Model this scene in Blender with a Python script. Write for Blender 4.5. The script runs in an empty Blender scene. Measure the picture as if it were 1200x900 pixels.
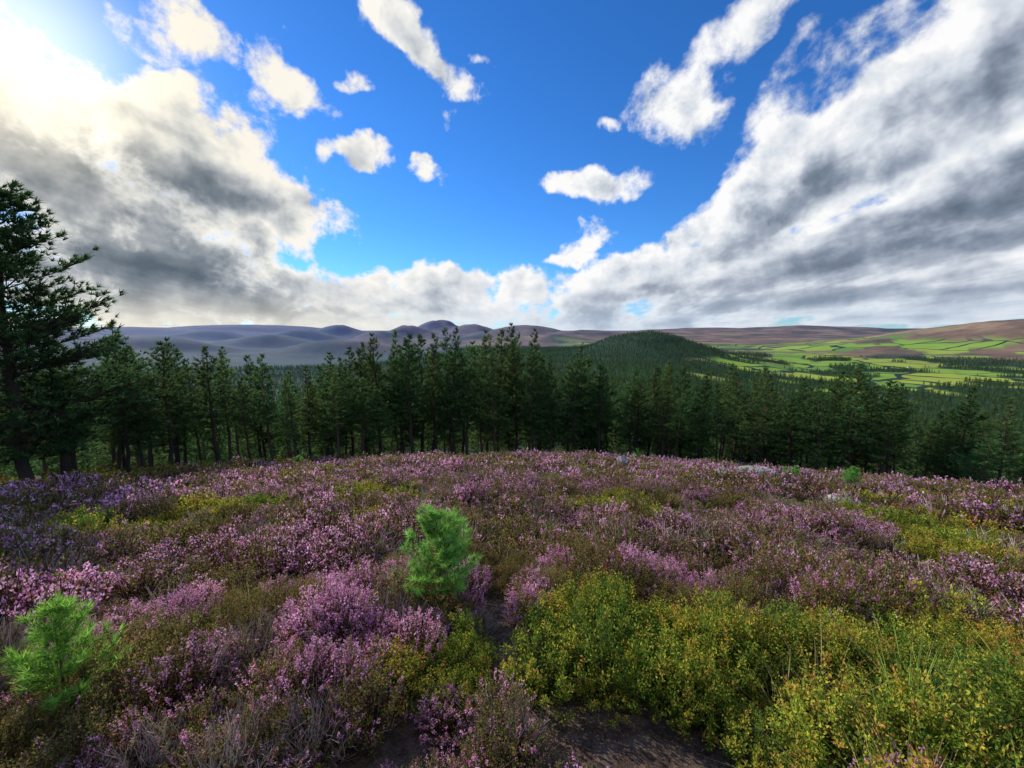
import bpy, math, numpy as np
from mathutils import Vector
R=np.random.default_rng(7)
scene=bpy.context.scene
EYE=1.65
# ------------------------------------------------------------ numpy noise
def h2(ix,iy,s):
    h=(ix.astype(np.int64)*374761393+iy.astype(np.int64)*668265263+s*1442695041)&0xffffffff
    h=((h^(h>>13))*1274126177)&0xffffffff
    return ((h^(h>>16))&0xffff)/65535.0
def vn(x,y,s=0):
    x=np.asarray(x,float);y=np.asarray(y,float)
    ix=np.floor(x);iy=np.floor(y);fx=x-ix;fy=y-iy
    fx=fx*fx*(3-2*fx);fy=fy*fy*(3-2*fy)
    a=h2(ix,iy,s);b=h2(ix+1,iy,s);c=h2(ix,iy+1,s);d=h2(ix+1,iy+1,s)
    return (a*(1-fx)+b*fx)*(1-fy)+(c*(1-fx)+d*fx)*fy
def fbm(x,y,s=0,o=4):
    t=0;a=.5;n=0
    for i in range(o):
        t=t+a*vn(x*2**i+17*i,y*2**i-9*i,s+i);n+=a;a*=.5
    return t/n
def ss(a,b,x):
    t=np.clip((x-a)/(b-a),0,1);return t*t*(3-2*t)
# ------------------------------------------------------------ terrain
# hills: azimuth deg, distance, summit height above eye, tangential sigma, radial sigma, type
HILLS=[(-42,4200,-34,400,420,'d'),(-48,7500,30,600,500,'d'),(-33,13500,190,1900,1200,'m'),(-43,12500,90,1500,1200,'m'),(-23,3900,-76,360,420,'d'),(-31,5000,-46,420,450,'d'),
 (-37,8200,25,460,500,'d'),(-27.5,7600,34,440,500,'d'),(-23,9500,120,520,600,'m'),
 (-18.5,5600,-4,340,500,'m'),(-14.5,6500,85,380,500,'m'),(-10.4,8600,235,420,800,'m'),(-6,8000,130,500,800,'m'),(1.5,7000,105,540,700,'m'),(-3,5000,-38,380,450,'m'),(5,5200,-40,400,400,'m'),
 (10,6500,10,600,600,'m'),(18.6,2450,-12,235,380,'f'),(25,11000,90,1700,1500,'m'),(37,11500,120,1500,1300,'m'),
 (45,12500,60,1400,1500,'m'),(54,5000,92,760,800,'h'),(66,5200,130,1200,900,'h'),(80,6000,150,1800,1400,'m'),
 (-60,6000,60,1500,1500,'m'),(-80,5000,120,2000,1500,'m'),(150,6000,150,4000,2000,'m'),(-140,6000,150,4000,2000,'m')]
RR=[0,40,60,100,200,500,1000,1500,3000,5000,9000,14000,22000,40000]
PC=[0,-11.5,-18,-31,-52,-82,-108,-120,-140,-140,-120,-70,0,20]
PR=[0,-13.5,-21,-36,-65,-108,-150,-168,-172,-150,-110,-60,0,20]
PL=[0,-12.5,-19,-33,-64,-115,-160,-185,-205,-210,-190,-120,0,20]
def H(x,y):
    x=np.asarray(x,float);y=np.asarray(y,float)
    r=np.hypot(x,y);az=np.degrees(np.arctan2(x,y))
    yn=np.where(y>0,-.215*y-.002*y*y,-.12*y)
    hn=yn-np.where(x>0,.0034,.0018)*x*x
    n1=fbm(x/2.2+5,y/2.2,3,3)-.5;n2=fbm(x/.5,y/.5,9,2)-.5
    hn=hn+(n1*.36+n2*.08)*ss(.3,3,r)+(fbm(x/9,y/9,31,2)-.5)*.5*ss(4,12,r)
    pc=np.interp(r,RR,PC);pr=np.interp(r,RR,PR);pl=np.interp(r,RR,PL)
    a=ss(12,38,az);b=ss(-3,-24,az)
    f=pc*(1-a-b)+pr*a+pl*b
    f=f+(fbm(x/180,y/180,40,3)-.5)*ss(120,600,r)*20+(fbm(x/900,y/900,50,4)-.5)*ss(900,3500,r)*40
    f0=f
    for (ha,d,z,st,sr,t) in HILLS:
        hx=math.sin(math.radians(ha));hy=math.cos(math.radians(ha))
        u=x*hy-y*hx; v=x*hx+y*hy-d
        uu=u+st*.6*(fbm(x/(st*1.2),y/(st*1.2),61,3)-.5);vv=v+sr*.6*(fbm(x/(st*1.2),y/(st*1.2),66,3)-.5)
        g=np.exp(-.5*((uu/st)**2+(vv/sr)**2))
        g=g*(1+.20*(fbm(x/(st*.45),y/(st*.45),60,4)-.5))
        f=np.maximum(f,f0*(1-g)+(z+EYE)*g)
    w=ss(38,75,r)
    return hn*(1-w)+f*w
def cover(x,y):
    r=np.hypot(x,y);az=np.degrees(np.arctan2(x,y))
    moor=ss(2900,4000,r+900*(fbm(x/700,y/700,70,3)-.5))
    moor=moor*(1-ss(-19,-25,az)*(1-ss(8600,10500,r)))
    fieldz=ss(21,26,az)*ss(1250,1400,r)*(1-ss(4300,5200,r+700*(fbm(x/500,y/500,72,3)-.5)))
    fieldz=np.maximum(fieldz, .8*ss(4,9,az)*(1-ss(22,30,az))*ss(3300,3600,r)*(1-ss(4600,5200,r)))
    woods=ss(.52,.58,fbm(x/260,y/260,75,4))
    fh=np.zeros_like(r);mh=np.zeros_like(r)
    for (ha,d,z,st,sr,t) in HILLS:
        if t in'md':continue
        hx=math.sin(math.radians(ha));hy=math.cos(math.radians(ha))
        u=x*hy-y*hx; v=x*hx+y*hy-d
        g=np.exp(-.5*((u/st)**2+(v/sr)**2))
        if t=='f':fh=np.maximum(fh,ss(.18,.3,g))
        else:mh=np.maximum(mh,ss(.42,.55,g+.2*(fbm(x/300,y/300,79,3)-.5)))
    field=fieldz*(1-woods)*(1-fh)*(1-mh)
    moor=np.maximum(moor*(1-.9*ss(.5,.6,fbm(x/600,y/600,78,4))*(1-ss(4500,6500,r))),mh)*(1-fh)*(1-field)
    near=1-ss(24,34,r)
    forest=np.clip(1-field-moor-near,0,1)
    return forest,field,moor
def EDGE(az): return np.interp(az,[-180,-75,-60,-50,-35,0,30,50,65,180],[14,17,19,22,27,30.5,30.5,31,30,14])

def nodes_of(m):
    m.use_nodes=True;nt=m.node_tree;nt.nodes.clear();return nt
class NB:
    def __init__(s,nt): s.nt=nt
    def n(s,t,**k):
        nd=s.nt.nodes.new(t)
        for a,b in k.items():
            setattr(nd,a,b)
        return nd
    def set(s,sock,v):
        if isinstance(v,bpy.types.NodeSocket): s.nt.links.new(v,sock)
        else: sock.default_value=v
    def m(s,op,a,b=None,c=None,clamp=False):
        nd=s.n('ShaderNodeMath',operation=op);nd.use_clamp=clamp
        s.set(nd.inputs[0],a)
        if b is not None:s.set(nd.inputs[1],b)
        if c is not None:s.set(nd.inputs[2],c)
        return nd.outputs[0]
    def vm(s,op,a,b=None,sc=None):
        nd=s.n('ShaderNodeVectorMath',operation=op)
        s.set(nd.inputs[0],a)
        if b is not None:s.set(nd.inputs[1],b)
        if sc is not None:s.set(nd.inputs['Scale'],sc)
        return nd.outputs['Value'] if op in('DOT_PRODUCT','LENGTH','DISTANCE') else nd.outputs[0]
    def mix(s,f,a,b,bt='MIX'):
        nd=s.n('ShaderNodeMix',data_type='RGBA',blend_type=bt)
        s.set(nd.inputs[0],f);s.set(nd.inputs[6],a);s.set(nd.inputs[7],b);return nd.outputs[2]
    def noise(s,v,sc,det=4,rough=.55,dist=0):
        nd=s.n('ShaderNodeTexNoise');s.set(nd.inputs['Vector'],v);nd.inputs['Scale'].default_value=sc
        nd.inputs['Detail'].default_value=det;nd.inputs['Roughness'].default_value=rough;nd.inputs['Distortion'].default_value=dist
        return nd.outputs[0]
    def ramp(s,f,st):
        nd=s.n('ShaderNodeValToRGB');s.set(nd.inputs[0],f);e=nd.color_ramp.elements
        while len(e)<len(st):e.new(.5)
        for i,(p,c) in enumerate(st):e[i].position=p;e[i].color=(*c,1)
        return nd.outputs[0]
    def sst(s,x,a,b):
        nd=s.n('ShaderNodeMapRange',interpolation_type='SMOOTHSTEP')
        s.set(nd.inputs[0],x);nd.inputs[1].default_value=a;nd.inputs[2].default_value=b
        return nd.outputs[0]
def c4(r,g,b):return (r,g,b,1)
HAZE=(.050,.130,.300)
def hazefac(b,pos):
    # distance haze painted into base colour, stronger on the backlit side (negative x)
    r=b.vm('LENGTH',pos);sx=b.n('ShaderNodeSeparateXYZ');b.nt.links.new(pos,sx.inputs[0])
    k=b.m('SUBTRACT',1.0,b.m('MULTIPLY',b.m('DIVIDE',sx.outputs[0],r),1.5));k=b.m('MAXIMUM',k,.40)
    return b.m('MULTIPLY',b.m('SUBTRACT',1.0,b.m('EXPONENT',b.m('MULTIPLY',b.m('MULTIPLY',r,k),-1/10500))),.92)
# ---------------- terrain mesh
azs=np.concatenate([np.arange(-76,76,.25),np.arange(76,284,4)])
rs=[.45]
while rs[-1]<38000: rs.append(rs[-1]*(1.03 if rs[-1]<60 else 1.024))
rs=np.array(rs);nr,na=len(rs),len(azs)
A,Rr=np.meshgrid(np.radians(azs),rs)
X=Rr*np.sin(A);Y=Rr*np.cos(A);Z=H(X,Y)
co=np.stack([X,Y,Z],-1).reshape(-1,3);co=np.vstack([co,[[0,0,float(H(0.,0.))]]])
i,j=np.meshgrid(np.arange(nr-1),np.arange(na),indexing='ij');j2=(j+1)%na
q=np.stack([i*na+j,i*na+j2,(i+1)*na+j2,(i+1)*na+j],-1).reshape(-1,4)[:,::-1]
faces=q.tolist()+[(nr*na,(k+1)%na,k)[::1] for k in range(na)]
me=bpy.data.meshes.new('terrain');me.from_pydata(co.tolist(),[],faces)
me.polygons.foreach_set('use_smooth',[True]*len(me.polygons))
fo,fi,mo=cover(co[:,0],co[:,1])
at=me.color_attributes.new('cover','FLOAT_COLOR','POINT')
at.data.foreach_set('color',np.stack([fo,fi,mo,np.ones_like(fo)],-1).astype(np.float32).ravel())
terr=bpy.data.objects.new('terrain_ground',me);scene.collection.objects.link(terr)
mt=bpy.data.materials.new('terrain_mat');nt=nodes_of(mt);b=NB(nt)
pos=b.n('ShaderNodeNewGeometry').outputs['Position']
cv=b.n('ShaderNodeAttribute',attribute_name='cover').outputs['Color']
sp=b.n('ShaderNodeSeparateColor');nt.links.new(cv,sp.inputs[0])
soil=b.ramp(b.noise(pos,9,10,.75),[(.3,(.03,.022,.016)),(.46,(.10,.068,.05)),(.58,(.19,.135,.10)),(.66,(.09,.065,.045)),(.78,(.26,.21,.17))])
soilg=b.ramp(b.noise(pos,1.1,5,.6),[(.4,(.06,.06,.02)),(.6,(.10,.065,.06))])
soil=b.mix(b.sst(b.vm('LENGTH',pos),2.2,6),soil,soilg)
forc=b.ramp(b.noise(pos,.05,6,.7),[(.35,(.018,.042,.018)),(.65,(.05,.095,.03))])
farf=b.ramp(b.noise(pos,.0022,8,.7),[(.38,(.015,.03,.02)),(.52,(.05,.07,.03)),(.60,(.12,.11,.06)),(.68,(.03,.05,.03))])
forc=b.mix(b.sst(b.vm('LENGTH',pos),2600,3800),forc,farf)
pf=b.vm('MULTIPLY',pos,(1,1,0))
wob=b.n('ShaderNodeTexNoise');nt.links.new(pf,wob.inputs['Vector']);wob.inputs['Scale'].default_value=.004
pw=b.vm('ADD',pf,b.vm('SCALE',wob.outputs['Color'],sc=160))
vo=b.n('ShaderNodeTexVoronoi');vo.inputs['Scale'].default_value=.0036;nt.links.new(pw,vo.inputs['Vector'])
ve=b.n('ShaderNodeTexVoronoi',feature='DISTANCE_TO_EDGE');ve.inputs['Scale'].default_value=.0036;nt.links.new(pw,ve.inputs['Vector'])
s2=b.n('ShaderNodeSeparateColor');nt.links.new(vo.outputs['Color'],s2.inputs[0])
fc=b.ramp(s2.outputs[0],[(0,(.27,.44,.03)),(.25,(.42,.50,.04)),(.42,(.17,.31,.04)),(.6,(.54,.43,.16)),(.7,(.40,.47,.05)),(.82,(.30,.46,.03))])
nt.nodes[-1].color_ramp.interpolation='CONSTANT'
fc=b.mix(b.m('MULTIPLY',b.noise(pos,.02,4),.35),fc,c4(.19,.28,.05))
fc=b.mix(b.sst(ve.outputs['Distance'],.045,.025),fc,c4(.02,.045,.02))
mc=b.ramp(b.noise(pos,.0016,8,.68),[(.36,(.05,.07,.025)),(.45,(.17,.11,.055)),(.53,(.27,.16,.095)),(.62,(.36,.27,.12)),(.72,(.12,.11,.05))])
col=b.mix(sp.outputs[0],soil,forc);col=b.mix(sp.outputs[2],col,mc);col=b.mix(sp.outputs[1],col,fc)
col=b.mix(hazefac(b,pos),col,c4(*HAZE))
bs=b.n('ShaderNodeBsdfPrincipled');nt.links.new(col,bs.inputs['Base Color']);bs.inputs['Roughness'].default_value=1
bs.inputs['Specular IOR Level'].default_value=.1
bp=b.n('ShaderNodeBump');nt.links.new(b.noise(pos,14,6,.7),bp.inputs['Height']);bp.inputs['Distance'].default_value=.05
nt.links.new(bp.outputs[0],bs.inputs['Normal'])
o=b.n('ShaderNodeOutputMaterial');nt.links.new(bs.outputs[0],o.inputs[0])
me.materials.append(mt)

# ------------------------------------------------------------ plant materials
def plant_mat(name,trans=.3,var=.35,haze=False,rough=.7,hue=.02):
    m=bpy.data.materials.new(name);nt=nodes_of(m);b=NB(nt)
    c=b.n('ShaderNodeAttribute',attribute_name='Col').outputs['Color']
    rnd=b.n('ShaderNodeObjectInfo').outputs['Random']
    hs=b.n('ShaderNodeHueSaturation');nt.links.new(c,hs.inputs['Color'])
    b.set(hs.inputs['Value'],b.m('MULTIPLY_ADD',rnd,var*2,1-var))
    b.set(hs.inputs['Hue'],b.m('MULTIPLY_ADD',b.m('FRACT',b.m('MULTIPLY',rnd,7.3)),hue*2,.5-hue))
    col=hs.outputs[0]
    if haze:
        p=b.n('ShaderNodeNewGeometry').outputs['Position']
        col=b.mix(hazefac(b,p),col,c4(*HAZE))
    d=b.n('ShaderNodeBsdfDiffuse');nt.links.new(col,d.inputs['Color'])
    t=b.n('ShaderNodeBsdfTranslucent');nt.links.new(col,t.inputs[0])
    mx=b.n('ShaderNodeMixShader');mx.inputs[0].default_value=trans
    nt.links.new(d.outputs[0],mx.inputs[1]);nt.links.new(t.outputs[0],mx.inputs[2])
    o=b.n('ShaderNodeOutputMaterial');nt.links.new(mx.outputs[0],o.inputs[0]);return m
M_heath=plant_mat('heather_mat',.42,.30,hue=.012);M_leaf=plant_mat('bilberry_leaf_mat',.45,.3,hue=.025)
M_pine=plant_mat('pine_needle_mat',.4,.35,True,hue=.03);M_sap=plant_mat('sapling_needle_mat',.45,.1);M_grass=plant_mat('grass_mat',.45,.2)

# ------------------------------------------------------------ soup tools
def nrm(v):return v/np.maximum(np.linalg.norm(v,axis=-1,keepdims=True),1e-9)
class Soup:
    def __init__(s):s.t=[];s.c=[]
    def add(s,t,c):
        c=np.asarray(c,float)
        if c.ndim==1:c=np.repeat(c[None],len(t),0)
        s.t.append(t);s.c.append(c)
    def mesh(s,name,mat):
        t=np.concatenate(s.t).astype(np.float32);c=np.concatenate(s.c)
        n=len(t);me=bpy.data.meshes.new(name)
        me.vertices.add(n*3);me.vertices.foreach_set('co',t.ravel())
        me.loops.add(n*3);me.loops.foreach_set('vertex_index',np.arange(n*3,dtype=np.int32))
        me.polygons.add(n);me.polygons.foreach_set('loop_start',np.arange(0,n*3,3,dtype=np.int32))
        me.update(calc_edges=True)
        a=me.color_attributes.new('Col','FLOAT_COLOR','POINT')
        cc=np.concatenate([np.clip(c,0,1),np.ones((n,1))],1)
        a.data.foreach_set('color',np.repeat(cc,3,0).astype(np.float32).ravel())
        me.materials.append(mat);return me
def tubes(p0,p1,r0,r1,sides=3):
    d=nrm(p1-p0);ref=np.where(np.abs(d[:,2:3])>.9,[[1.,0,0]],[[0,0,1.]]);u=nrm(np.cross(d,ref));v=np.cross(d,u)
    r0=np.broadcast_to(r0,len(p0))[:,None];r1=np.broadcast_to(r1,len(p0))[:,None];out=[]
    for k in range(sides):
        a=2*math.pi*k/sides;c=2*math.pi*(k+1)/sides
        o1=u*math.cos(a)+v*math.sin(a);o2=u*math.cos(c)+v*math.sin(c)
        A0=p0+o1*r0;B0=p0+o2*r0;A1=p1+o1*r1;B1=p1+o2*r1
        out.append(np.stack([A0,B0,B1],1));out.append(np.stack([A0,B1,A1],1))
    return np.concatenate(out)
def needles(c,d,K,ln,w,spread,rng):
    c=np.repeat(c,K,0);d=nrm(np.repeat(d,K,0)+spread*rng.normal(size=(len(c),3)))
    L=ln*rng.uniform(.7,1.15,(len(c),1));s=nrm(np.cross(d,rng.normal(size=d.shape)))*w/2
    return np.stack([c-s,c+s,c+d*L],1)
def leaves(c,d,size,asp,rng):
    n=len(c);d=nrm(d);s=nrm(np.cross(d,rng.normal(size=d.shape)));L=size*rng.uniform(.7,1.2,(n,1))
    m=c+d*L*.5;nn=np.cross(d,s)*L*.08
    return np.concatenate([np.stack([c,m+s*L*asp/2+nn,c+d*L],1),np.stack([c,c+d*L,m-s*L*asp/2+nn],1)])
def jit(c,n,rng,a=.25):
    c=np.asarray(c,float);return np.clip(c*(1+a*rng.normal(size=(n,1)))*(1+.08*rng.normal(size=(n,3))),0,1)
def proto(coll,name,me):
    o=bpy.data.objects.new(name,me);coll.objects.link(o);return o
# ---------------- heather clump
def tri1(c,d,size,asp,rng):
    d=nrm(d);s=nrm(np.cross(d,rng.normal(size=d.shape)));L=size*rng.uniform(.7,1.2,(len(c),1))
    return np.stack([c-s*L*asp*.5,c+s*L*asp*.5,c+d*L],1)
def heather(rng,lod,flower,rad=.22,hgt=.30,dead=0.):
    s=Soup();n=[140,56,28][lod];nf=[26,9,6][lod];nl=[16,7,4][lod];fs=[.0088,.0165,.035][lod]
    a=rng.uniform(0,2*math.pi,n);q=np.sqrt(rng.uniform(0,1,n))
    hx=np.cos(a)*q;hy=np.sin(a)*q
    top=np.stack([hx*rad*1.15,hy*rad*1.15,hgt*(1-.5*q**2)*rng.uniform(.6,1.2,n)],1)
    base=np.stack([hx*rad*.3,hy*rad*.3,np.full(n,-.05)],1)
    ax=nrm(np.stack([hx*.7,hy*.7,np.ones(n)],1)+.3*rng.normal(size=(n,3)))
    sl=rng.uniform(.06,.13,(n,1));st=top-ax*sl
    mid=base*.45+st*.55+rng.normal(size=(n,3))*.02
    sr=[.0016,.003,.006][lod]*(1 if dead<.5 else 1.3)
    deadm=rng.uniform(size=n)<dead
    sc=np.where(deadm[:,None],[[.46,.39,.34]],[[.17,.10,.065]])*rng.uniform(.7,1.3,(n,1))
    for p0,p1,r0,r1 in((base,mid,sr*1.5,sr*1.2),(mid,st,sr*1.2,sr*.9),(st,top,sr*.9,sr*.5)):
        s.add(tubes(p0,p1,r0,r1,3),np.tile(sc,(6,1)))
    for _ in range((4 if dead>.5 else 1) if lod==0 else 1):
        t=rng.uniform(.3,1,(n,1));p0=mid*(1-t)+st*t;p1=p0+ax*.05+rng.normal(size=(n,3))*.025
        s.add(tubes(p0,p1,sr*.7,sr*.4,3),np.tile(sc,(6,1)))
    live=np.where(~deadm)[0]
    if len(live):
        fl=live[rng.uniform(size=len(live))<flower];gr=np.setdiff1d(live,fl)
        if len(fl):
            i=np.repeat(fl,nf);t=rng.uniform(0,1,(len(i),1))**.8
            rr=rng.normal(size=(len(i),3));c=st[i]*(1-t)+top[i]*t+rr*.006*(1.25-t)*(1 if lod==0 else 1.8)
            tone=rng.uniform(0,1,(len(fl),1));pc=np.array([[.80,.31,.57]])*(1-tone)+np.array([[.96,.60,.80]])*tone
            pc=pc*rng.uniform(.75,1.1,(len(fl),1));cc=np.repeat(pc,nf,0)*rng.uniform(.8,1.15,(len(i),1))
            br=rng.uniform(size=len(i))<.13;cc[br]=[.42,.22,.16]
            s.add(tri1(c,rr+ax[i]*.8,fs,1.,rng),cc)
        for grp,num,up in((gr,int((nf+nl)*.8),1),(live,nl,0)):
            if not len(grp):continue
            i=np.repeat(grp,num);t=rng.uniform(0,1,(len(i),1))
            if up:c=st[i]*(1-t)+top[i]*t
            else:c=mid[i]*(1-t)+st[i]*t
            rr=rng.normal(size=(len(i),3));c=c+rr*.007*(1 if lod==0 else 1.8)
            g=np.array([.17,.21,.045]) if up else np.array([.13,.12,.04])
            cc=jit(g,len(i),rng,.3);rb=rng.uniform(size=len(i))<(.36 if up else .38);cc[rb]=jit([.36,.19,.10],rb.sum(),rng)
            s.add(tri1(c,rr+ax[i],fs*1.2,.6,rng),cc)
    return s
def bilberry(rng,lod,tone,rad=.22,hgt=.34):
    s=Soup();n=[80,34,14][lod];nl=[40,16,9][lod];sz=[.0145,.027,.055][lod]
    a=rng.uniform(0,2*math.pi,n);q=np.sqrt(rng.uniform(0,1,n));hx=np.cos(a)*q;hy=np.sin(a)*q
    top=np.stack([hx*rad*1.2,hy*rad*1.2,hgt*(1-.5*q**2)*rng.uniform(.65,1.15,n)],1)
    base=np.stack([hx*rad*.35,hy*rad*.35,np.full(n,-.05)],1);mid=(base+top)/2+rng.normal(size=(n,3))*.025
    sr=[.0016,.003,.006][lod]
    s.add(tubes(base,mid,sr*1.4,sr,3),[.12,.10,.03]);s.add(tubes(mid,top,sr,sr*.5,3),[.20,.18,.05])
    i=np.repeat(np.arange(n),nl);t=rng.uniform(.0,1,(len(i),1))**.6
    c=mid[i]*(1-t)+top[i]*t;rr=nrm(rng.normal(size=(len(i),3)));c=c+rr*rng.uniform(.003,.02,(len(i),1))
    G=np.array([.19,.29,.04]);Yw=np.array([.48,.45,.06]);O=np.array([.62,.29,.08]);D=np.array([.08,.15,.03])
    u=rng.uniform(size=n)*.5;u=np.repeat(u,nl)+.16*rng.normal(size=len(i))+.5*(t.ravel()-.6)+tone
    cc=np.where(u[:,None]<.08,D,np.where(u[:,None]<.40,G,np.where(u[:,None]<.78,Yw,O)))
    cc=cc*rng.uniform(.75,1.2,(len(i),1))
    s.add(leaves(c,rr+[0,0,.6],sz,.6,rng),np.tile(cc,(2,1)));return s
def grass(rng,n,hgt,dry):
    s=Soup();a=rng.uniform(0,2*math.pi,n);tl=rng.uniform(.1,.9,n)
    d=np.stack([np.cos(a)*tl,np.sin(a)*tl,np.ones(n)],1);d=nrm(d);L=hgt*rng.uniform(.6,1.15,(n,1))
    base=np.stack([np.cos(a),np.sin(a),np.zeros(n)],1)*rng.uniform(0,.06,(n,1))+[0,0,-.03]
    side=nrm(np.cross(d,rng.normal(size=(n,3))));w=.0026
    cc=np.where((rng.uniform(size=n)<dry)[:,None],[[.68,.54,.25]],[[.28,.42,.08]])*rng.uniform(.7,1.25,(n,1))
    P=[];N=5
    for k in range(N+1):
        t=k/N;P.append(base+d*L*t+np.stack([np.cos(a)*tl,np.sin(a)*tl,-.9*tl],1)*L*.55*t*t)
    for k in range(N):
        w0=w*(1-(k/N)**2);w1=w*(1-((k+1)/N)**2)
        A0=P[k]-side*w0;B0=P[k]+side*w0;A1=P[k+1]-side*w1;B1=P[k+1]+side*w1
        s.add(np.stack([A0,B0,B1],1),cc);s.add(np.stack([A0,B1,A1],1),cc)
    return s
# ---------------- pines
def pine(rng,h,cs,wid,spacing,nwh,tuft_per_m,K,nl,nw,trunk_r,green,spread=.55,prof=.8,sides=7,deadb=True,up0=.05,up1=.9,side=.22,bark=(.14,.10,.08)):
    s=Soup();N=9;zz=np.linspace(-.05*min(h,4),h,N+1);wob=np.cumsum(rng.normal(size=(N+1,2))*.006*h,0);wob[0]=0
    T=np.column_stack([wob,zz]);rad=trunk_r*(1-.9*np.linspace(0,1,N+1)**1.1)
    def tp(z):return np.stack([np.interp(z,zz,T[:,0]),np.interp(z,zz,T[:,1]),z],-1)
    bc=np.array(bark)
    tb=tubes(T[:-1],T[1:],rad[:-1],rad[1:],sides);zc=tb[:,:,2].mean(1)/h
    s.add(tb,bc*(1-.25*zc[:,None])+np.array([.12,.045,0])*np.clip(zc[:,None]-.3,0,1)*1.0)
    z0=cs*h;wz=np.arange(z0,h*.985,spacing);bz=np.repeat(wz,nwh)+rng.normal(size=len(wz)*nwh)*spacing*.22
    bz=np.clip(bz,z0*.9,h*.99);n=len(bz);t=(bz-z0)/(h-z0)
    L=wid*np.clip(1-t,0,1)**prof*np.minimum(1,.55+t/.25)*rng.uniform(.5,1.15,n)+.03*wid
    L*=np.repeat(rng.uniform(.75,1.15,len(wz)),nwh)
    a=rng.uniform(0,2*math.pi,n);up=up0+(up1-up0)*np.clip(t,0,1)+rng.normal(size=n)*.12
    d=nrm(np.stack([np.cos(a),np.sin(a),up],1));b0=tp(bz);cur=np.array([0,0,1.])
    def bp_(i,s_):return b0[i]+d[i]*(L[i]*s_)[:,None]+cur*(.14*L[i]*s_**2)[:,None]
    ar=np.arange(n);br=np.maximum(trunk_r*.22*L/wid,trunk_r*.05)
    s.add(tubes(bp_(ar,ar*0.),bp_(ar,ar*0+.5),br,br*.7,3),bc*.8);s.add(tubes(bp_(ar,ar*0+.5),bp_(ar,ar*0+1.),br*.7,br*.3,3),bc*.8)
    cnt=np.maximum(2,(L*tuft_per_m).astype(int));i=np.repeat(ar,cnt);u=rng.uniform(.12,1.0,len(i))**.75
    perp=nrm(np.cross(d[i],cur));lat=rng.normal(size=len(i))*side*L[i]*(1.05-.6*u)
    c=bp_(i,u)+perp*lat[:,None]+cur*(np.abs(rng.normal(size=len(i)))*.05*L[i])[:,None]
    if nl<.1 or tuft_per_m>12:
        s.add(tubes(bp_(i,u*.85),c,br[i]*.3,br[i]*.12,3),bc*.8)
    nd=needles(c,d[i]*.8+perp*np.sign(lat)[:,None]*.5+cur*.55,K,nl,nw,spread,rng)
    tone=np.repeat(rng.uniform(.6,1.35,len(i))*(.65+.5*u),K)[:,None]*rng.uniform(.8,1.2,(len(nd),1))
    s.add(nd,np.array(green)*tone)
    if deadb and cs>.1:
        m=int(14+10*cs);z=rng.uniform(.12*h,z0+.1*h,m);aa=rng.uniform(0,6.28,m)
        dd=nrm(np.stack([np.cos(aa),np.sin(aa),rng.uniform(-.3,.2,m)],1));p=tp(z)
        s.add(tubes(p,p+dd*rng.uniform(.3,1.1,(m,1)),.02,.006,3),[.16,.14,.12])
    return s
GR=(.112,.190,.060)
prot={}
def coll(name):
    c=bpy.data.collections.new(name);prot[name]=c;return c
cH=coll('heather_plants')
for lod in range(3):
    for k,(fl,dd) in enumerate([(.9,0),(.65,.05),(.95,.0),(.3,.1),(.05,.05),(.0,.85)]):
        rad=[.20,.24,.36][lod];proto(cH,'heather_%02d'%(lod*6+k),heather(np.random.default_rng(100+lod*10+k),lod,fl,rad,[.30,.30,.34][lod]*(1 if k!=5 else .9),dd).mesh('heather_sprigs',M_heath))
cB=coll('bilberry_plants')
for lod in range(3):
    for k,tn in enumerate([-.12,.05,.22]):
        proto(cB,'bilberry_%02d'%(lod*3+k),bilberry(np.random.default_rng(200+lod*10+k),lod,tn,[.2,.25,.36][lod],[.32,.3,.3][lod]).mesh('bilberry_sprigs',M_leaf))
cG=coll('grass_plants')
for k,(n,hh,dr) in enumerate([(110,.42,.1),(70,.34,.3),(50,.40,.95)]):
    proto(cG,'grass_%02d'%k,grass(np.random.default_rng(300+k),n,hh,dr).mesh('grass_blades',M_grass))
near_meshes=[]
for k in range(7):
    rg=np.random.default_rng(400+k)
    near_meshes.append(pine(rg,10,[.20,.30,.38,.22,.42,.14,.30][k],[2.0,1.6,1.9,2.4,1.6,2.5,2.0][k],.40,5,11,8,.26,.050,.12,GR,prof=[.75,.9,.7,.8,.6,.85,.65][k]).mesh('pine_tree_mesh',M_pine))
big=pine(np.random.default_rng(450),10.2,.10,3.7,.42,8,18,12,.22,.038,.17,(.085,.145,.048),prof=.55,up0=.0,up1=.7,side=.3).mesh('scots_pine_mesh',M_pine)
cM=coll('forest_trees_mid')
for k in range(4):
    proto(cM,'tree_%02d'%k,pine(np.random.default_rng(500+k),10,.2,[1.9,2.1,1.8,2.2][k],.6,5,4.,6,.5,.12,.11,GR,prof=.8,sides=4,deadb=False).mesh('forest_tree_mesh',M_pine))
cF=coll('forest_trees_far')
for k in range(3):
    proto(cF,'tree_%02d'%k,pine(np.random.default_rng(520+k),10,.08,[2.3,2.6,2.1][k],1.1,5,1.4,4,1.0,.42,.11,GR,prof=.8,sides=3,deadb=False).mesh('forest_tree_mesh',M_pine))

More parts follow.
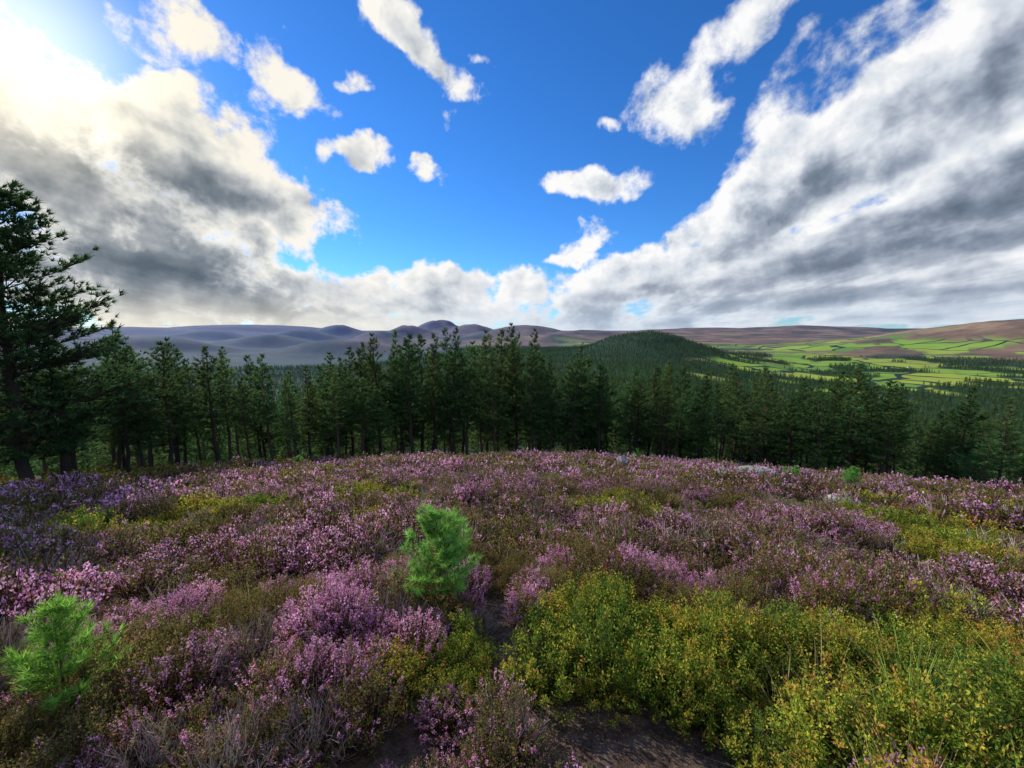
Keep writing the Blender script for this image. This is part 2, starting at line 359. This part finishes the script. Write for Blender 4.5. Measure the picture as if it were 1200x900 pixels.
def scatter(name,P,rotz,scl,idx,collection,tilt=.0):
    n=len(P);me=bpy.data.meshes.new(name);me.vertices.add(n);me.vertices.foreach_set('co',P.astype(np.float32).ravel())
    a=me.attributes.new('rot','FLOAT_VECTOR','POINT');rt=np.column_stack([R.normal(size=n)*tilt,R.normal(size=n)*tilt,rotz])
    a.data.foreach_set('vector',rt.astype(np.float32).ravel())
    a=me.attributes.new('scl','FLOAT_VECTOR','POINT');a.data.foreach_set('vector',scl.astype(np.float32).ravel())
    a=me.attributes.new('idx','INT','POINT');a.data.foreach_set('value',idx.astype(np.int32))
    o=bpy.data.objects.new(name,me);scene.collection.objects.link(o)
    g=bpy.data.node_groups.new(name+'_scatter','GeometryNodeTree')
    g.interface.new_socket('Geometry',in_out='INPUT',socket_type='NodeSocketGeometry');g.interface.new_socket('Geometry',in_out='OUTPUT',socket_type='NodeSocketGeometry')
    N=g.nodes;gi=N.new('NodeGroupInput');go=N.new('NodeGroupOutput');ip=N.new('GeometryNodeInstanceOnPoints');ci=N.new('GeometryNodeCollectionInfo')
    ci.inputs['Collection'].default_value=collection;ci.inputs['Separate Children'].default_value=True;ci.inputs['Reset Children'].default_value=True
    def at(nm,ty):
        x=N.new('GeometryNodeInputNamedAttribute');x.data_type=ty;x.inputs[0].default_value=nm;return x.outputs[0]
    L=g.links.new;L(gi.outputs[0],ip.inputs['Points']);L(ci.outputs[0],ip.inputs['Instance']);ip.inputs['Pick Instance'].default_value=True
    L(at('idx','INT'),ip.inputs['Instance Index']);L(at('rot','FLOAT_VECTOR'),ip.inputs['Rotation']);L(at('scl','FLOAT_VECTOR'),ip.inputs['Scale'])
    L(ip.outputs[0],go.inputs[0]);md=o.modifiers.new('scatter','NODES');md.node_group=g;return o
def grid(sp,r0,r1,a0,a1,jt=.45):
    x=np.arange(-r1,r1,sp);X,Y=np.meshgrid(x,x);X=X.ravel()+R.uniform(-jt,jt,X.size)*sp;Y=Y.ravel()+R.uniform(-jt,jt,Y.size)*sp
    r=np.hypot(X,Y);az=np.degrees(np.arctan2(X,Y));k=(r>=r0)&(r<r1)&(az>a0)&(az<a1);return X[k],Y[k]
# ------------------------------------------------------------ ground vegetation
hp=[];bp=[];gp=[]
for lod,sp,r0,r1,aa in((0,.225,.95,4.0,180),(1,.27,4.0,10.0,75),(2,.43,10.0,20,70),(2,.54,20,36,66)):
    x,y=grid(sp,r0,r1,-aa,aa)
    if lod==0:
        k=(y>-1.5);x,y=x[k],y[k]
    r=np.hypot(x,y);az=np.degrees(np.arctan2(x,y));ed=EDGE(az)
    k=r<ed+3+2*R.uniform(size=len(r));x,y,r,az,ed=x[k],y[k],r[k],az[k],ed[k]
    dirt=((x-.62)/.46)**2+((y-1.45)/.35)**2<1+.5*(fbm(x*6,y*6,5,2)-.5)
    path=(np.abs(x-(.12-.07*y+.12*np.sin(y*1.3)))<.08)&(y>1.8)&(y<7)
    dirt2=((x-7.2)/1.0)**2+((y-8.3)/.35)**2<1
    holes=fbm(x/.45,y/.45,15,2)<.25
    k=~(dirt|path|dirt2|holes);x,y,r,az,ed=[q_[k] for q_ in(x,y,r,az,ed)]
    n=len(x);n1=fbm(x/1.1,y/1.1,11,3);n2=fbm(x/.7+40,y/.7,12,3);n3=fbm(x/2.5,y/2.5,13,3);n4=fbm(x/.5+9,y/.5,14,2)
    front=(y>1.80+.1*np.sin(x*2.2+1))&(y<2.60+.25*np.sin(x*2.6))&(x>.14+.1*np.sin(y*9))&(x<4.2)
    front|=(x>.92)&(y>.8)&(y<2.5)&(x<3.8)
    gr=(x>1.25)&(y>1.05)&(y<2.0)&(x<3.0)
    bl=front|(n1>np.where((r<6),.70,np.where(r<12,.655,.64)))|((r>ed-3.5)&(az<-30)&(n2>.35))
    bl|=(((x+.45)/.3)**2+((y-1.95)/.2)**2<1)
    kb=bl&~(gr&(R.uniform(size=n)<.55))
    u=R.uniform(size=n)
    P=np.column_stack([x,y,H(x,y)])
    vs=np.where(n2>.61,5,np.where(n2<.38,4,np.where((n3<.40)|(n4<.31),3,np.where(u<.33,0,np.where(u<.6,1,2)))))
    vs=np.where((vs<3)&(R.uniform(size=n)<.22),R.integers(3,6,n),vs)
    vs=np.where((vs==5)&(R.uniform(size=n)<.4),3,vs)
    size=R.uniform(.7,1.2,n)*(.40+1.35*fbm(x/.9,y/.9,21,2))
    size=np.where(front,R.uniform(.8,1.1,n)*(.45+1.1*fbm(x/.55,y/.55,22,2)),size);size=np.where(r<1.5,size*.75,size)
    kh=~kb&~(gr&(R.uniform(size=n)<.8))
    hp.append((P[kh],size[kh],vs[kh]+6*lod))
    tone=np.clip(np.round((fbm(x/.6,y/.6,91,2)-.26)*4+R.normal(size=n)*.5),0,2).astype(int)
    bp.append((P[kb],size[kb]*np.where(front[kb],1.05,.8),tone[kb]+3*lod))
    kg=(gr&(R.uniform(size=n)<.75))|((R.uniform(size=n)<.03)&(r<12))
    gi=np.where(R.uniform(size=n)<.42,2,R.integers(0,2,n));gp.append((P[kg],size[kg]*np.where(gr[kg],1.05,.75),gi[kg]))
def put(name,L,c,tilt):
    P=np.concatenate([l[0] for l in L]);S=np.concatenate([l[1] for l in L]);I=np.concatenate([l[2] for l in L])
    sc=np.column_stack([np.clip(S,.75,1.3)]*2+[S*R.uniform(.85,1.15,len(S))]);print(name,len(P));return scatter(name,P,R.uniform(0,6.28,len(P)),sc,I,c,tilt)
put('heather',hp,cH,.12);put('bilberry_bushes',bp,cB,.1);put('grass_tufts',gp,cG,.1)
# ------------------------------------------------------------ individual pines
def place(name,me,x,y,s,rz,sxy=1.,dz=-.05):
    o=bpy.data.objects.new(name,me);scene.collection.objects.link(o)
    o.location=(x,y,float(H(x,y))+dz);o.scale=(s*sxy,s*sxy,s);o.rotation_euler=(R.normal()*.02,R.normal()*.02,rz);return o
TAZ=[-60,-51.9,-46,-40.4,-32.5,-23.1,-15,-6,2.5,12,18.8,28,36,43,47,52,60]
TOP=[385,380,390,406,412,406,396,384,388,420,424,438,430,432,460,475,480]
place('pine_tree',big,-16.0,12.7,.93,.5,1.1)
cnt=0;pts=[(-16.0,12.7)]
while cnt<160:
    az=R.uniform(-62,62) if cnt>22 else R.uniform(-58,-30);d=float(EDGE(az))+abs(R.normal())*4-.5
    x=d*math.sin(math.radians(az));y=d*math.cos(math.radians(az))
    if any((x-p)**2+(y-q_)**2<1.35**2 for p,q_ in pts):
        continue
    pts.append((x,y));cnt+=1
    top=EYE-(np.interp(az,TAZ,TOP)-388)/470*y+ (0 if R.uniform()<.3 else -R.uniform(0,2.6))+R.normal()*.35
    h=max(3.5,top-float(H(x,y)))
    place('pine_tree',near_meshes[R.integers(0,7)],x,y,h/10,R.uniform(0,6.28),R.uniform(.8,1.3)*(10/h)**.35)
# forest masses
x,y=grid(3.9,40,240,-66,66);az=np.degrees(np.arctan2(x,y));k=np.hypot(x,y)>EDGE(az)+9;x,y=x[k],y[k];n=len(x)
s=R.uniform(.7,1.12,n)*np.interp(np.hypot(x,y),[38,60,90],[.72,.80,1]);sc=np.column_stack([s*R.uniform(.9,1.2,n)]*2+[s])
scatter('pine_forest',np.column_stack([x,y,H(x,y)-.2]),R.uniform(0,6.28,n),sc,R.integers(0,4,n),cM,.02);print('mid',n)
xs=[];ys=[];ss_=[]
for sp,r0,r1,m in((7.5,240,900,1.05),(15,900,3300,1.3)):
    x,y=grid(sp,r0,r1,-62,62);fo,fi,mo=cover(x,y);rr_=np.hypot(x,y);azz=np.degrees(np.arctan2(x,y))
    k=(fo>.5)&(R.uniform(size=len(x))<.92)&((rr_<2400)|(azz>-8));xs.append(x[k]);ys.append(y[k]);ss_.append(np.full(k.sum(),m))
x=np.concatenate(xs);y=np.concatenate(ys);s=np.concatenate(ss_)*R.uniform(.7,1.25,len(x));n=len(x);print('far',n)
scatter('distant_pine_forest',np.column_stack([x,y,H(x,y)-.3]),R.uniform(0,6.28,n),np.column_stack([s*1.15,s*1.15,s]),R.integers(0,3,n),cF,.02)
# saplings
def sapling(seed,h,green,dens=1.,wf=.48):
    return pine(np.random.default_rng(seed),h,.05,h*wf,h*.1,7,110*dens,10,.058,.0042,.009,green,spread=.6,prof=.5,sides=5,deadb=False,up0=.35,up1=1.4,side=.18).mesh('pine_sapling_mesh',M_sap)
SG=(.22,.48,.10)
sap=sapling(600,.74,SG,1.2,.60);place('pine_sapling',sap,-.58,3.02,1.03,.3,1.1,dz=.02)
sap2=sapling(601,.62,(.30,.48,.08),.7,.5);place('pine_sapling',sap2,-2.35,1.85,1.0,1.0,1.05,dz=-.03)
for (x,y,s_) in((9.5,10.7,.8),(8.0,11.2,.6),(-10.,18.,.8),(8.8,11.9,.6),(6.5,20,.9)): place('pine_sapling',sap,x,y,s_,R.uniform(0,6),dz=.1)
# ------------------------------------------------------------ boulders
mr=bpy.data.materials.new('granite_mat');nt=nodes_of(mr);b=NB(nt);tc=b.n('ShaderNodeTexCoord').outputs['Object']
c=b.ramp(b.noise(tc,5,8,.7),[(.35,(.16,.15,.14)),(.55,(.38,.36,.34)),(.7,(.50,.48,.45))])
bs=b.n('ShaderNodeBsdfPrincipled');nt.links.new(c,bs.inputs['Base Color']);bs.inputs['Roughness'].default_value=.9
o=b.n('ShaderNodeOutputMaterial');nt.links.new(bs.outputs[0],o.inputs[0])
import bmesh
def boulder(x,y,sx,sy,sz,seed,dz):
    bm=bmesh.new();bmesh.ops.create_icosphere(bm,subdivisions=4,radius=1);rg=np.random.default_rng(seed)
    pl=[(Vector(rg.normal(size=3)).normalized(),rg.uniform(.6,.85)) for _ in range(9)]
    for v in bm.verts:
        for nn,dd in pl:
            e=v.co.dot(nn)-dd
            if e>0:v.co-=nn*e*.9
        f=float(fbm(np.array([v.co.x*3+v.co.z]),np.array([v.co.y*3-v.co.z]),seed,3)[0])-.5
        v.co*=1+f*.15
        v.co=Vector((v.co.x*sx,v.co.y*sy,v.co.z*sz))
    m=bpy.data.meshes.new('boulder');bm.to_mesh(m);bm.free();m.materials.append(mr)
    ob=bpy.data.objects.new('boulder',m);scene.collection.objects.link(ob);ob.location=(x,y,float(H(x,y))+dz);ob.rotation_euler=(0,0,rg.uniform(0,6))
boulder(7.3,11.5,.75,.5,.28,1,.22);boulder(6.6,11.9,.35,.3,.2,3,.2);boulder(4.05,14.2,.22,.2,.22,2,.40);boulder(7.9,9.0,.4,.3,.12,4,.08)
# ------------------------------------------------------------ farmhouses in the valley
def mat_flat(name,col):
    m=bpy.data.materials.new(name);nt=nodes_of(m);b=NB(nt);tc=b.n('ShaderNodeTexCoord').outputs['Object']
    c=b.mix(b.noise(tc,1.5,4),c4(*[v*.85 for v in col]),c4(*col));bs=b.n('ShaderNodeBsdfPrincipled');nt.links.new(c,bs.inputs['Base Color']);bs.inputs['Roughness'].default_value=.8
    o=b.n('ShaderNodeOutputMaterial');nt.links.new(bs.outputs[0],o.inputs[0]);return m
mw=mat_flat('whitewash',(.75,.74,.7));ms=mat_flat('slate',(.12,.13,.15));mg=mat_flat('window_glass',(.03,.035,.04))
def pym(name,v,f,m,par):
    me=bpy.data.meshes.new(name);me.from_pydata(v,[],f);me.materials.append(m);o=bpy.data.objects.new(name,me);scene.collection.objects.link(o);o.parent=par;return o
def house(az,d,rz,l=14,w=7,h=5):
    x=d*math.sin(math.radians(az));y=d*math.cos(math.radians(az))
    e=bpy.data.objects.new('farmhouse',None);scene.collection.objects.link(e);e.location=(x,y,float(H(x,y)));e.rotation_euler=(0,0,rz)
    a,c=l/2,w/2;v=[(-a,-c,-2),(a,-c,-2),(a,c,-2),(-a,c,-2),(-a,-c,h),(a,-c,h),(a,c,h),(-a,c,h),(-a,0,h+3),(a,0,h+3)]
    pym('walls',v,[(0,1,5,4),(1,2,6,9,5),(2,3,7,6),(3,0,4,8,7)],mw,e)
    k=.5;pym('roof',[(-a-k,-c-k,h-.4),(a+k,-c-k,h-.4),(a+k,0,h+3.15),(-a-k,0,h+3.15),(-a-k,c+k,h-.4),(a+k,c+k,h-.4)],[(0,1,2,3),(3,2,5,4)],ms,e)
    for i in range(4):
        xx=-a+2+i*(l-4)/3
        pym('window_%d'%i,[(xx-.5,-c-.05,1.2),(xx+.5,-c-.05,1.2),(xx+.5,-c-.05,2.6),(xx-.5,-c-.05,2.6)],[(0,1,2,3)],mg,e)
    for sx in(-1,1):
        q=.5;cx=sx*(a-.8);vv=[(cx-q,-q,h+2),(cx+q,-q,h+2),(cx+q,q,h+2),(cx-q,q,h+2)];vv+=[(p[0],p[1],h+4.3) for p in vv]
        pym('chimney_%d'%(sx+1),vv,[(0,1,5,4),(1,2,6,5),(2,3,7,6),(3,0,4,7),(4,5,6,7)],mw,e)
house(33.2,1750,.3);house(34.0,1790,1.0,18,8,4);house(45,2600,.2)
# ------------------------------------------------------------ sky + clouds
f_px=14/36*1200;PT=math.radians(7.6)
def photo_dir(px,py):   # bearing / elevation of a cloud
    u=(px-600)/f_px;v=-(py-450)/f_px
    x=u;y=math.cos(PT)+v*math.sin(PT);z=v*math.cos(PT)-math.sin(PT)
    return math.atan2(x,y),math.atan2(z,math.hypot(x,y))
SAZ,SEL=photo_dir(15,45);S=Vector((math.sin(SAZ)*math.cos(SEL),math.cos(SAZ)*math.cos(SEL),math.sin(SEL)))
BL=[ # px,py,rx,ry,rot(deg, + = rising to the right), amp
(40,190,320,130,0,1.3),(270,195,180,80,-18,1.05),(120,300,260,95,0,1.3),(20,50,150,90,0,.65),(300,140,80,60,-25,.55),
(250,340,220,50,0,1.0),(480,348,240,46,-2,1.05),
(290,75,120,50,-18,.66),(320,110,80,40,-25,.62),(480,30,110,50,-35,.9),(415,100,34,15,0,.6),(425,182,66,28,0,.95),(508,202,28,15,0,.72),(130,22,160,40,0,.5),
(565,65,22,24,0,.5),(525,140,24,18,0,.5),(727,148,26,20,0,.58),(712,224,82,38,-8,.95),(690,288,40,28,20,.8),(685,305,60,14,0,.66),
(815,140,95,62,-10,.75),(960,180,310,90,38,1.1),(1100,220,340,140,28,1.3),(1020,300,350,80,12,1.2),(820,330,270,60,10,1.1),(1120,70,230,130,30,1.05),(880,30,120,50,30,.6),(960,90,130,60,35,.7),
(740,362,230,36,0,1.0),(1000,365,340,32,0,1.0),(330,380,340,24,0,.85),(1180,340,220,60,0,1.0)]
DK=[(90,185,260,62,-8,1.05),(190,300,170,52,-5,1.05),(30,290,120,60,0,.8),(1100,265,290,48,18,.7),(960,215,200,36,36,.5),(300,365,240,14,0,.35),(860,355,300,18,4,.45),(1130,120,170,40,40,.4)]
w=bpy.data.worlds.new('World');scene.world=w;w.use_nodes=True;wt=w.node_tree;wt.nodes.clear()
b=NB(wt);dv=b.vm('NORMALIZE',b.n('ShaderNodeTexCoord').outputs['Generated'])
sx=b.n('ShaderNodeSeparateXYZ');wt.links.new(dv,sx.inputs[0]);dx,dy,dz=sx.outputs
az=b.m('ARCTAN2',dx,dy);el=b.m('ARCSINE',dz)
ae=b.n('ShaderNodeCombineXYZ');wt.links.new(az,ae.inputs[0]);wt.links.new(el,ae.inputs[1]);ae=ae.outputs[0]
zz=b.m('ADD',b.m('MAXIMUM',dz,0.),.16)
pl=b.n('ShaderNodeCombineXYZ');b.set(pl.inputs[0],b.m('DIVIDE',dx,zz));b.set(pl.inputs[1],b.m('MULTIPLY',b.m('DIVIDE',dy,zz),.45));pl=pl.outputs[0]
wn=b.n('ShaderNodeTexNoise');wt.links.new(dv,wn.inputs['Vector']);wn.inputs['Scale'].default_value=8;wn.inputs['Detail'].default_value=3
warp=b.vm('SCALE',b.vm('SUBTRACT',wn.outputs['Color'],(.5,.5,.5)),sc=.17)
aw=b.vm('ADD',b.vm('MULTIPLY',b.vm('ADD',ae,warp),(1,1,0)),(0,0,1))
def blobs(L,k=1.2):
    tot=None
    for (px,py,rx,ry,rot,amp) in L:
        a0,e0=photo_dir(px,py);a1,_=photo_dir(px+10,py);_,e1=photo_dir(px,py-10)
        ra=(a1-a0)/10*rx*k;re=(e1-e0)/10*ry*k;c_,s_=math.cos(math.radians(rot)),math.sin(math.radians(rot))
        u=b.vm('DOT_PRODUCT',aw,(c_/ra,s_/ra,-(a0*c_+e0*s_)/ra));v=b.vm('DOT_PRODUCT',aw,(-s_/re,c_/re,(a0*s_-e0*c_)/re))
        d2=b.m('MULTIPLY_ADD',u,u,b.m('MULTIPLY',v,v))
        v=b.m('MULTIPLY',b.m('SUBTRACT',1.0,d2),amp)
        tot=v if tot is None else b.m('MAXIMUM',tot,v)
    return b.m('MAXIMUM',tot,0.)
tot=blobs(BL);dark=blobs(DK,1.3)
behind=b.m('MULTIPLY',b.sst(dy,.2,-.3),.5)
tot=b.m('MAXIMUM',tot,behind)
tot=b.m('MAXIMUM',tot,b.m('MULTIPLY',b.sst(el,.085,.02),.76))
off=Vector(S)*.07+Vector((0,0,.05))
side_=b.sst(dx,.05,.45)
n_pl=b.noise(pl,1.7,6,.57,.1);n_dv=b.noise(dv,9,7,.62,.1)
wpl=b.m('MULTIPLY_ADD',side_,.26,.38)
nA=b.m('MULTIPLY_ADD',b.m('SUBTRACT',n_pl,n_dv),wpl,n_dv)
nB=b.m('ADD',b.m('MULTIPLY',b.noise(b.vm('ADD',pl,(-.10,.02,0)),1.7,3,.57,.1),.42),b.m('MULTIPLY',b.noise(b.vm('ADD',dv,tuple(off*.45)),9,4,.62,.1),.58))
D0=b.m('ADD',b.m('SUBTRACT',b.m('MINIMUM',tot,.95),.40),b.m('MULTIPLY',b.m('SUBTRACT',nA,.5),3.1))
alpha=b.sst(D0,.0,.32)
thick=b.sst(D0,.18,1.0)
low=b.sst(el,.24,.0)
lit=b.m('MULTIPLY',b.m('SUBTRACT',b.m('MULTIPLY_ADD',b.m('SUBTRACT',n_pl,n_dv),.42,n_dv),nB),b.m('MULTIPLY_ADD',low,-1.6,3.0))
sd=b.m('MAXIMUM',b.vm('DOT_PRODUCT',dv,tuple(S)),0.)
glow=b.m('POWER',sd,90.);glow2=b.m('POWER',sd,5.)
streak=b.noise(pl,.8,3,.55,.3)
br=b.m('ADD',b.m('MULTIPLY_ADD',thick,-.50,.98),lit)
br=b.m('ADD',br,b.m('MULTIPLY',b.m('SUBTRACT',streak,.5),b.m('MULTIPLY_ADD',low,-.8,1.0)))
br=b.m('SUBTRACT',br,b.m('MULTIPLY',b.m('MULTIPLY',dark,b.sst(D0,.12,.55)),.62))
br=b.m('ADD',br,b.m('MULTIPLY',glow,.45))
cc=b.ramp(br,[(.0,(.11,.15,.21)),(.25,(.20,.25,.33)),(.5,(.39,.44,.53)),(.74,(.68,.73,.80)),(1.,(.98,.98,.98))])
cc=b.mix(b.m('MULTIPLY',b.sst(el,.10,.0),.5),cc,b.mix(b.sst(dx,.0,-.5),c4(.48,.60,.76),c4(.80,.78,.70)))
cc=b.mix(glow2,cc,b.mix(.7,cc,c4(1.,.91,.72),'MULTIPLY'))
STR=.15
sky=b.n('ShaderNodeTexSky',sky_type='NISHITA');sky.sun_disc=False;sky.sun_elevation=SEL;sky.sun_rotation=SAZ%(2*math.pi);sky.altitude=300;sky.ozone_density=2.5;sky.dust_density=.1
sk=b.mix(1.,sky.outputs[0],c4(.42,.72,1.16),'MULTIPLY')
hs=b.n('ShaderNodeHueSaturation');hs.inputs['Saturation'].default_value=1.06;wt.links.new(sk,hs.inputs['Color'])
fin=b.mix(alpha,hs.outputs[0],b.vm('SCALE',cc,sc=1/STR))
fin=b.vm('ADD',fin,b.vm('SCALE',(1,.82,.48),sc=b.m('MULTIPLY',b.m('POWER',sd,150.),5.)))
bg=b.n('ShaderNodeBackground');wt.links.new(fin,bg.inputs[0]);bg.inputs[1].default_value=STR
wo=b.n('ShaderNodeOutputWorld');wt.links.new(bg.outputs[0],wo.inputs[0])
w.cycles.sampling_method='NONE'
sl=bpy.data.lights.new('sun','SUN');sl.energy=5.0;sl.angle=math.radians(.5);sl.color=(1,.91,.75)
so=bpy.data.objects.new('sun',sl);scene.collection.objects.link(so);so.rotation_euler=S.to_track_quat('Z','Y').to_euler()
cam=bpy.data.cameras.new('camera');cam.lens=14;cam.sensor_width=36;cam.clip_start=.05;cam.clip_end=80000
cobj=bpy.data.objects.new('camera',cam);scene.collection.objects.link(cobj);cobj.location=(0,0,EYE);cobj.rotation_euler=(math.radians(90)-PT,0,0);scene.camera=cobj
scene.view_settings.view_transform='Standard';scene.view_settings.look='None';scene.view_settings.exposure=0
